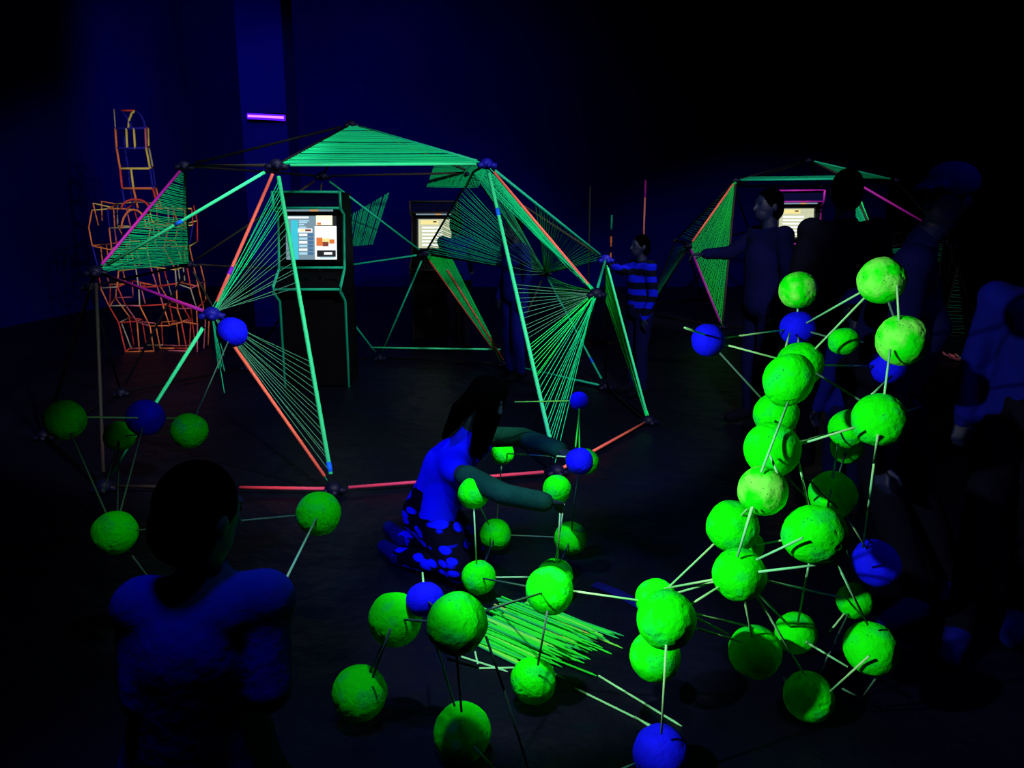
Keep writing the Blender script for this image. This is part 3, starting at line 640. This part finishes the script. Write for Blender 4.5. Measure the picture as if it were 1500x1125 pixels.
bm = bmesh.new(); fp = [WF(872, 856, .004), WF(905, 868, .006), WF(945, 890, .006), WF(1000, 903, .004)]  # low flat blue strip along the floor
add_tube(bm, fp, .03, 10)
for v in bm.verts: v.co.z = max(.0005, .004 + (v.co.z - .005) * .3)
tag(mobj('floor_strip', bm, M['cl_mid']), 'faint blue strip on the black floor behind the skewer heap', 'sheeting')

# ------------------------------------------------------------------ people
def mk_rot(f, up):
    f = f.normalized(); r = f.cross(up).normalized(); u = r.cross(f); m = Matrix((r, f, u)).transposed(); return m   # columns: right, forward, up

def person(name_lbl, J, f, s=1.0, up=None, skin='skin_d', shirt='cl_dim', trousers='cl_dark', shoe='cl_dark', hair='short', sleeve=2, cat='person', skirt=None, sleeve_mat=None, cap=None, voxel=.014, loc=None, hf=None, bulk=1.0):
    """J: joints in room coordinates. One continuous body; hair and clothes are children."""
    up = up or V((0, 0, 1)); f = V(f); hf = V(hf) if hf else f
    base = loc or V((J['pelvis'].x, J['pelvis'].y, 0))
    root = tag(empty('person', base), name_lbl, cat)
    H = J['head']; Rm = mk_rot(hf, up)
    bm = bmesh.new(); o3 = lambda x, y, z: H + Rm @ (V((x, y, z)) * s)
    add_ell(bm, H, (.075 * s, .095 * s, .105 * s), Rm); add_ell(bm, o3(0, .028, -.055), (.055 * s, .065 * s, .065 * s), Rm)
    add_cap(bm, o3(0, .09, .01), o3(0, .108, -.03), .012 * s, .016 * s, 8)
    add_ell(bm, o3(0, .085, -.062), (.024 * s, .014 * s, .007 * s), Rm, 10, 8); add_ell(bm, o3(0, .082, -.078), (.02 * s, .012 * s, .008 * s), Rm, 10, 8)
    add_ell(bm, o3(0, .078, .028), (.055 * s, .016 * s, .012 * s), Rm, 12, 8)
    for sx in (-1, 1):
        add_ell(bm, o3(sx * .079, -.01, -.015), (.01 * s, .02 * s, .032 * s), Rm, 10, 8)
    add_cap(bm, J['neck'], H - Rm @ V((0, .01, .06)) * s, .056 * s, .052 * s)
    def torso(bm, g):
        b = bulk
        add_cap(bm, J['pelvis'], J['chest'], (.125 * b + g) * s, (.13 * b + g) * s, 18)
        for sd_ in 'LR':
            add_cap(bm, J['chest'].lerp(J['neck'], .25), J['sh' + sd_], (.11 + g) * s * b, (.062 + g) * s, 14)
            add_cap(bm, J['pelvis'], J['hip' + sd_], (.11 + g) * s * b, (.095 + g) * s * b, 14)
            add_cap(bm, J['chest'], J['hip' + sd_], (.10 + g) * s * b, (.09 + g) * s * b, 14)
        add_cap(bm, J['chest'], J['neck'], (.10 + g) * s, (.055 + g * .4) * s, 14)
    def arm(bm, k, g, upto=2):
        add_cap(bm, J['sh' + k], J['el' + k], (.052 + g) * s, (.042 + g) * s)
        if upto > 1: add_cap(bm, J['el' + k], J['wr' + k] if upto > 1.6 else J['el' + k].lerp(J['wr' + k], .4), (.042 + g) * s, (.03 + g) * s)
    def leg(bm, k, g, upto=2):
        add_cap(bm, J['hip' + k], J['kn' + k], (.082 + g) * s, (.056 + g) * s); 
        if upto > 1: add_cap(bm, J['kn' + k], J['an' + k], (.055 + g) * s, (.038 + g) * s)
    torso(bm, 0)
    for k in 'LR':
        arm(bm, k, 0); leg(bm, k, 0); add_cap(bm, J['an' + k], J['toe' + k], .036 * s, .03 * s)
        w = J['wr' + k]; fd = (J['hand' + k] - w).normalized(); side = fd.cross(V((0, 0, 1)) if abs(fd.z) < .85 else V(f)).normalized(); nrm = side.cross(fd)
        pc = w + fd * .045 * s
        for t in (-.028, -.01, .01, .028): add_cap(bm, w + side * t * .6 * s, w + fd * .085 * s + side * t * s, .014 * s, .012 * s, 8)
        for i, (t, L) in enumerate(((-.03, .062), (-.01, .074), (.01, .07), (.03, .055))):
            a = w + fd * .085 * s + side * t * s; b = a + (fd * .8 - nrm * (.45 + .1 * i)).normalized() * L * .5 * s; c = b + (fd * .35 - nrm * .95).normalized() * L * .5 * s
            add_cap(bm, a, b, .0095 * s, .0085 * s, 8); add_cap(bm, b, c, .0085 * s, .007 * s, 8)
        a = w + fd * .03 * s - side * .025 * s; b = a + (fd * .5 - side * .8 - nrm * .3).normalized() * .04 * s; c = b + (fd * .8 - side * .1 - nrm * .5).normalized() * .03 * s
        add_cap(bm, a, b, .012 * s, .01 * s, 8); add_cap(bm, b, c, .01 * s, .008 * s, 8)
    body = blob('body', bm, M[skin], root, voxel * .55, 2)
    for sx in (-1, 1):
        bm = bmesh.new(); add_ell(bm, o3(sx * .03, .082, .008), (.012 * s, .008 * s, .008 * s), Rm, 10, 8); mobj('eye', bm, M['cl_dim'], root)
    bm = bmesh.new(); torso(bm, .014)
    if not sleeve_mat:
        for k in 'LR': arm(bm, k, .012, sleeve)
    blob('shirt', bm, M[shirt], root, voxel)
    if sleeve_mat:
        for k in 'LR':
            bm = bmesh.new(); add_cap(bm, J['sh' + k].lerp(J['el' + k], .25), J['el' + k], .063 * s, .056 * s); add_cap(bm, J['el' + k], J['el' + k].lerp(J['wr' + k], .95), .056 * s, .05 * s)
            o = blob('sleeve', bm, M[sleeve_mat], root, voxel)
    bm = bmesh.new(); add_cap(bm, J['pelvis'], J['pelvis'].lerp(J['chest'], .2), .142 * s * bulk, .142 * s * bulk, 16)
    for k in 'LR': add_cap(bm, J['pelvis'], J['hip' + k], .126 * s * bulk, .11 * s * bulk); leg(bm, k, .018)
    blob('trousers', bm, M[trousers], root, voxel)
    if skirt:
        bm = bmesh.new(); add_cap(bm, J['pelvis'].lerp(J['chest'], .45), J['pelvis'], .15 * s, .175 * s, 18)
        for k in 'LR': add_cap(bm, J['pelvis'], J['kn' + k], .16 * s, .085 * s, 16)
        blob('skirt', bm, M[skirt], root, voxel)
    for k in 'LR':
        bm = bmesh.new(); a, t = J['an' + k], J['toe' + k]; add_cap(bm, a + (a - t).normalized() * .03 * s, t, .05 * s, .042 * s); add_cap(bm, a, a.lerp(t, .4), .055 * s, .05 * s)
        sh = blob('shoe', bm, M[shoe], root, voxel * .8)
    bm = bmesh.new()
    add_ell(bm, o3(0, -.018, .022), (.086 * s, .1 * s, .104 * s), Rm); add_ell(bm, o3(0, -.045, -.03), (.08 * s, .075 * s, .085 * s), Rm)
    if hair == 'long':
        for q in range(-3, 4):
            x = q * .025; top = o3(x, -.05, .03); mid = o3(x * 1.5, -.09, -.1); add_cap(bm, top, mid, .045 * s, .04 * s, 10); add_cap(bm, mid, o3(x * 1.6, -.08, -.28), .04 * s, .018 * s, 10)
        for sx in (-1, 1):
            for q in (0, .03, .06): add_cap(bm, o3(sx * .075, q, .05), o3(sx * .085, q + .04, -.12), .03 * s, .028 * s, 10); add_cap(bm, o3(sx * .085, q + .04, -.12), o3(sx * .07, q + .09, -.3), .028 * s, .012 * s, 10)
        add_ell(bm, o3(0, .03, .085), (.07 * s, .07 * s, .035 * s), Rm)
    blob('hair', bm, M['hair'], root, voxel * .7, 3)
    if cap:
        bm = bmesh.new(); add_ell(bm, o3(0, -.005, .055), (.095 * s, .112 * s, .085 * s), Rm); add_cap(bm, o3(-.05, .1, .04), o3(.05, .1, .04), .02 * s, .02 * s); add_cap(bm, o3(-.03, .14, .032), o3(.03, .14, .032), .014 * s, .014 * s)
        blob('cap', bm, M[cap], root, voxel * .7, 3)
    return root

def stand(px, d, h, face, arms=None, lean=(0, 0), foot=None):
    """joints of somebody standing at pixel column px, d away; face = yaw in degrees, 0 looks at the camera"""
    s = h / 1.75; a = math.radians(face); f = V((math.sin(a), -math.cos(a), 0)); r = V((f.y, -f.x, 0))      # r: the person's right
    yb = d / CT - 0 if False else d
    x = (px - 750) / F_PX * d
    g = V((x, d * CT + .15, 0)); lv = V((lean[0], lean[1], 0))
    P = lambda fr, rt, z: g + f * fr * s + r * rt * s + V((0, 0, z * s)) + lv * (z / 1.6)
    J = {'pelvis': P(0, 0, .95), 'chest': P(.01, 0, 1.27), 'neck': P(.0, 0, 1.46), 'head': P(.03, 0, 1.635)}
    for k, q in (('R', 1), ('L', -1)):
        J.update({'sh' + k: P(0, .175 * q, 1.42), 'el' + k: P(-.02, .235 * q, 1.13), 'wr' + k: P(.08, .23 * q, .89), 'hand' + k: P(.1, .23 * q, .78), 'hip' + k: P(0, .09 * q, .9), 'kn' + k: P(.03, .1 * q, .5), 'an' + k: P(0, .11 * q, .085), 'toe' + k: P(.16, .13 * q, .045)})
    for k, t in (arms or {}).items():
        w = W(*t); J['wr' + k] = w; m = J['sh' + k].lerp(w, .5) - V((0, 0, .06 * s)); J['el' + k] = m; J['hand' + k] = w + (w - m).normalized() * .1
    for k, (fx, fy) in (foot or {}).items():
        p = WF(fx, fy, .045 * s); J['toe' + k] = p; J['an' + k] = p - f * .16 * s + V((0, 0, .045 * s)); J['kn' + k] = J['hip' + k].lerp(J['an' + k], .5) + f * .05
    return J, f, s

# child kneeling by the lattice
G = {'pelvis': W(632, 752, 3.72), 'chest': W(655, 685, 3.62), 'neck': W(690, 632, 3.55), 'head': W(712, 583, 3.5), 'shR': W(668, 690, 3.42), 'elR': W(738, 724, 3.12), 'wrR': W(800, 736, 3.0), 'handR': W(830, 735, 3.1),
     'shL': W(712, 640, 3.72), 'elL': W(765, 640, 3.62), 'wrL': W(822, 660, 3.38), 'handL': W(840, 672, 3.3), 'hipR': W(640, 768, 3.58), 'hipL': W(645, 758, 3.85), 'knR': W(672, 832, 3.42), 'knL': W(690, 800, 3.8), 'anR': W(585, 815, 3.68), 'anL': W(590, 790, 3.95), 'toeR': W(562, 800, 3.86), 'toeL': W(570, 772, 4.1)}
person('child with long dark hair kneeling in blue top and printed skirt, reaching for a ball', G, V((.8, -.35, 0)), .82, hf=V((.85, -.2, -.5)), skin='skin', shirt='cl_blue', trousers='cl_print', skirt='cl_print', shoe='cl_mid', hair='long', sleeve_mat='cl_bounce', voxel=.011)

# person crouching in the foreground, back to the camera
pv = W(292, 1120, 1.68)
B = {'pelvis': pv, 'chest': W(292, 945, 1.64), 'neck': W(297, 835, 1.64), 'head': W(294, 752, 1.62), 'shR': W(385, 880, 1.62), 'elR': W(393, 1010, 1.60), 'wrR': W(395, 905, 1.85), 'handR': W(412, 855, 1.95),
     'shL': W(212, 890, 1.62), 'elL': W(212, 1020, 1.60), 'wrL': W(235, 900, 1.95), 'handL': W(250, 870, 2.05)}
for k, q in (('R', 1), ('L', -1)):
    B['hip' + k] = pv + V((.09 * q, .0, -.04)); B['kn' + k] = V((pv.x + .12 * q, pv.y + .26, .09)); B['an' + k] = V((pv.x + .1 * q, pv.y - .14, .07)); B['toe' + k] = V((pv.x + .1 * q, pv.y - .28, .05))
person('dark haired person crouching in a dim blue shirt, back to the camera', B, V((.15, 1, 0)), .92, hf=V((.5, 1, -.25)), skin='skin', shirt='cl_grey', trousers='cl_dark', sleeve=2, voxel=.011)

Jt, f, s = stand(938, 7.15, 1.5, -70, {'R': (893, 388, 6.85)})
person('youngster in a blue striped top touching the large dome joint', Jt, f, s, shirt='cl_stripe', trousers='cl_dim')
Jt, f, s = stand(755, 7.9, 1.66, -60)
person('person in dim blue clothes standing inside the large dome behind the strings', Jt, f, s, shirt='cl_mid', trousers='cl_mid', sleeve=2)
Jt, f, s = stand(670, 9.75, 1.7, 175, {'L': (655, 395, 10.1), 'R': (690, 392, 10.1)})
person('person in a blue top playing at the cabinet with the cream screen', Jt, f, s, shirt='cl_mid', trousers='cl_dark', sleeve=2)
Jt, f, s = stand(1122, 6.0, 1.86, -75, {'R': (1034, 372, 6.2)})
person('person in a dim blue shirt stretching an arm toward the far dome', Jt, f, s, shirt='cl_dim', trousers='cl_dim', bulk=1.15)
Jt, f, s = stand(1232, 4.75, 1.92, 165)
person('tall dark silhouetted person standing behind the ball tower', Jt, f, s, shirt='cl_dark', trousers='cl_dark', bulk=1.1)
Jt, f, s = stand(1268, 3.9, 1.26, 200)
person('child in a blue top half hidden behind the uppermost green balls', Jt, f, s, shirt='cl_mid', trousers='cl_dim', cap='cl_mid')
Jt, f, s = stand(1312, 3.2, 1.84, -70, {'R': (1296, 676, 3.0)}, foot={'R': (1300, 912), 'L': (1352, 880)})
Jt.update({'chest': W(1322, 450, 3.25), 'neck': W(1352, 350, 3.2), 'head': W(1390, 290, 3.15), 'shR': W(1338, 385, 3.05), 'shL': W(1335, 385, 3.42), 'elR': W(1312, 545, 2.98)})
Jt['handR'] = Jt['wrR'] + (Jt['wrR'] - Jt['elR']).normalized() * .1
person('leaning person in dark clothes with a blue lit cap right of the tower', Jt, f, s, shirt='cl_dim', trousers='cl_dark', shoe='cl_mid', cap='cl_mid')
Jt, f, s = stand(1556, 2.85, 1.62, -40, foot={'R': (1390, 966), 'L': (1480, 935)})
person('person in a blue top cut off by the right edge of the photo', Jt, f, s, shirt='cl_mid', trousers='cl_dark', shoe='cl_mid')

# ------------------------------------------------------------------ light
def spot(name, loc, aim, P, col, deg, blend=.5, size=.12):
    l = bpy.data.lights.new(name, 'SPOT'); l.energy = P; l.color = col; l.spot_size = math.radians(deg); l.spot_blend = blend; l.shadow_soft_size = size
    o = bpy.data.objects.new(name, l); o.location = loc; o.rotation_euler = (V(aim) - V(loc)).to_track_quat('-Z', 'Y').to_euler(); COL.objects.link(o); return o
UV = (1, 1, 1)
spot('blacklight_over_tower', (-1.2, .9, 1.9), (1.0, 2.3, .75), 330, UV, 43, .35, .035)
spot('fill_over_lattice', (-.25, 1.6, 3.3), (.1, 2.75, .2), 420, UV, 26, .4, .05)  # added fill with a narrow cone for lattice and heap
spot('fill_left_balls', (-.2, 1.4, 2.6), (-.6, 2.6, .4), 75, UV, 60, 1.0, .06)  # unseen fill added for the left ball cluster
spot('fill_dome', (1.2, 1.5, 3.7), (-.75, 6.5, 1.15), 1150, UV, 62, .25, .08)  # added fill for the dome, cone kept off the left balls
spot('fill_dome_back', (2.6, 6.2, 4.4), (-.6, 8.5, .9), 420, UV, 56, .5, .08)  # added to lift the far strings of the dome
spot('fill_straw_tower', (-5.2, 6.0, 3.6), (-4.5, 9.6, 1.7), 150, UV, 46, .6, .1)  # unseen lamp added for the straw tower alone
spot('fill_dome_side', (-.4, 4.2, 4.1), (-2.85, 6.4, 1.5), 320, UV, 34, .4, .08)  # added to brighten the green side panel
spot('blacklight_far_dome', (3.0, 9.2, 4.2), (4.2, 12.9, 1.4), 700, UV, 66, .6, .1)
spot('fill_far_right', (4.4, 7.2, 4.0), (5.7, 10.0, .6), 130, UV, 48, .6, .1)  # added for the otherwise unlit straw clusters and string triangle
BL = (.02, .03, 1)  # colour of unseen blue washes added for people, column and back wall
spot('blue_wash_crouching', (-.68, 1.46, 3.1), (-.66, 1.62, .8), 170, BL, 40, .8, .2)
spot('blue_wash_kneeling', (-1.9, 1.7, 3.3), (-.35, 3.5, .5), 480, BL, 34, .6, .2)
spot('blue_wash_right', (2.6, 1.2, 4.2), (2.6, 4.2, .6), 80, BL, 75, .8, .3)
spot('blue_wash_column', (-4.6, 9.0, 4.7), (-3.9, 12.1, 4.0), 75, BL, 60, .9, .3)
spot('blue_wash_wall', (-4.0, 14.4, 4.4), (-5.6, 20.0, 3.2), 220, BL, 150, .7, .4)
w = bpy.data.worlds.new('room_dark'); sc.world = w; w.use_nodes = True
w.node_tree.nodes['Background'].inputs[0].default_value = (.0, .0, .01, 1); w.node_tree.nodes['Background'].inputs[1].default_value = .1

# ------------------------------------------------------------------ camera
cam = bpy.data.cameras.new('camera'); cam.sensor_width = 36; cam.lens = 36 * F_PX / 1500
co = bpy.data.objects.new('camera', cam); co.location = (0, 0, CAM_H); co.rotation_euler = (math.pi / 2 - TILT, 0, 0); COL.objects.link(co); sc.camera = co
sc.view_settings.view_transform = 'Standard'; sc.view_settings.look = 'None'; sc.view_settings.gamma = 1; sc.view_settings.exposure = 0; sc.view_settings.use_curve_mapping = False
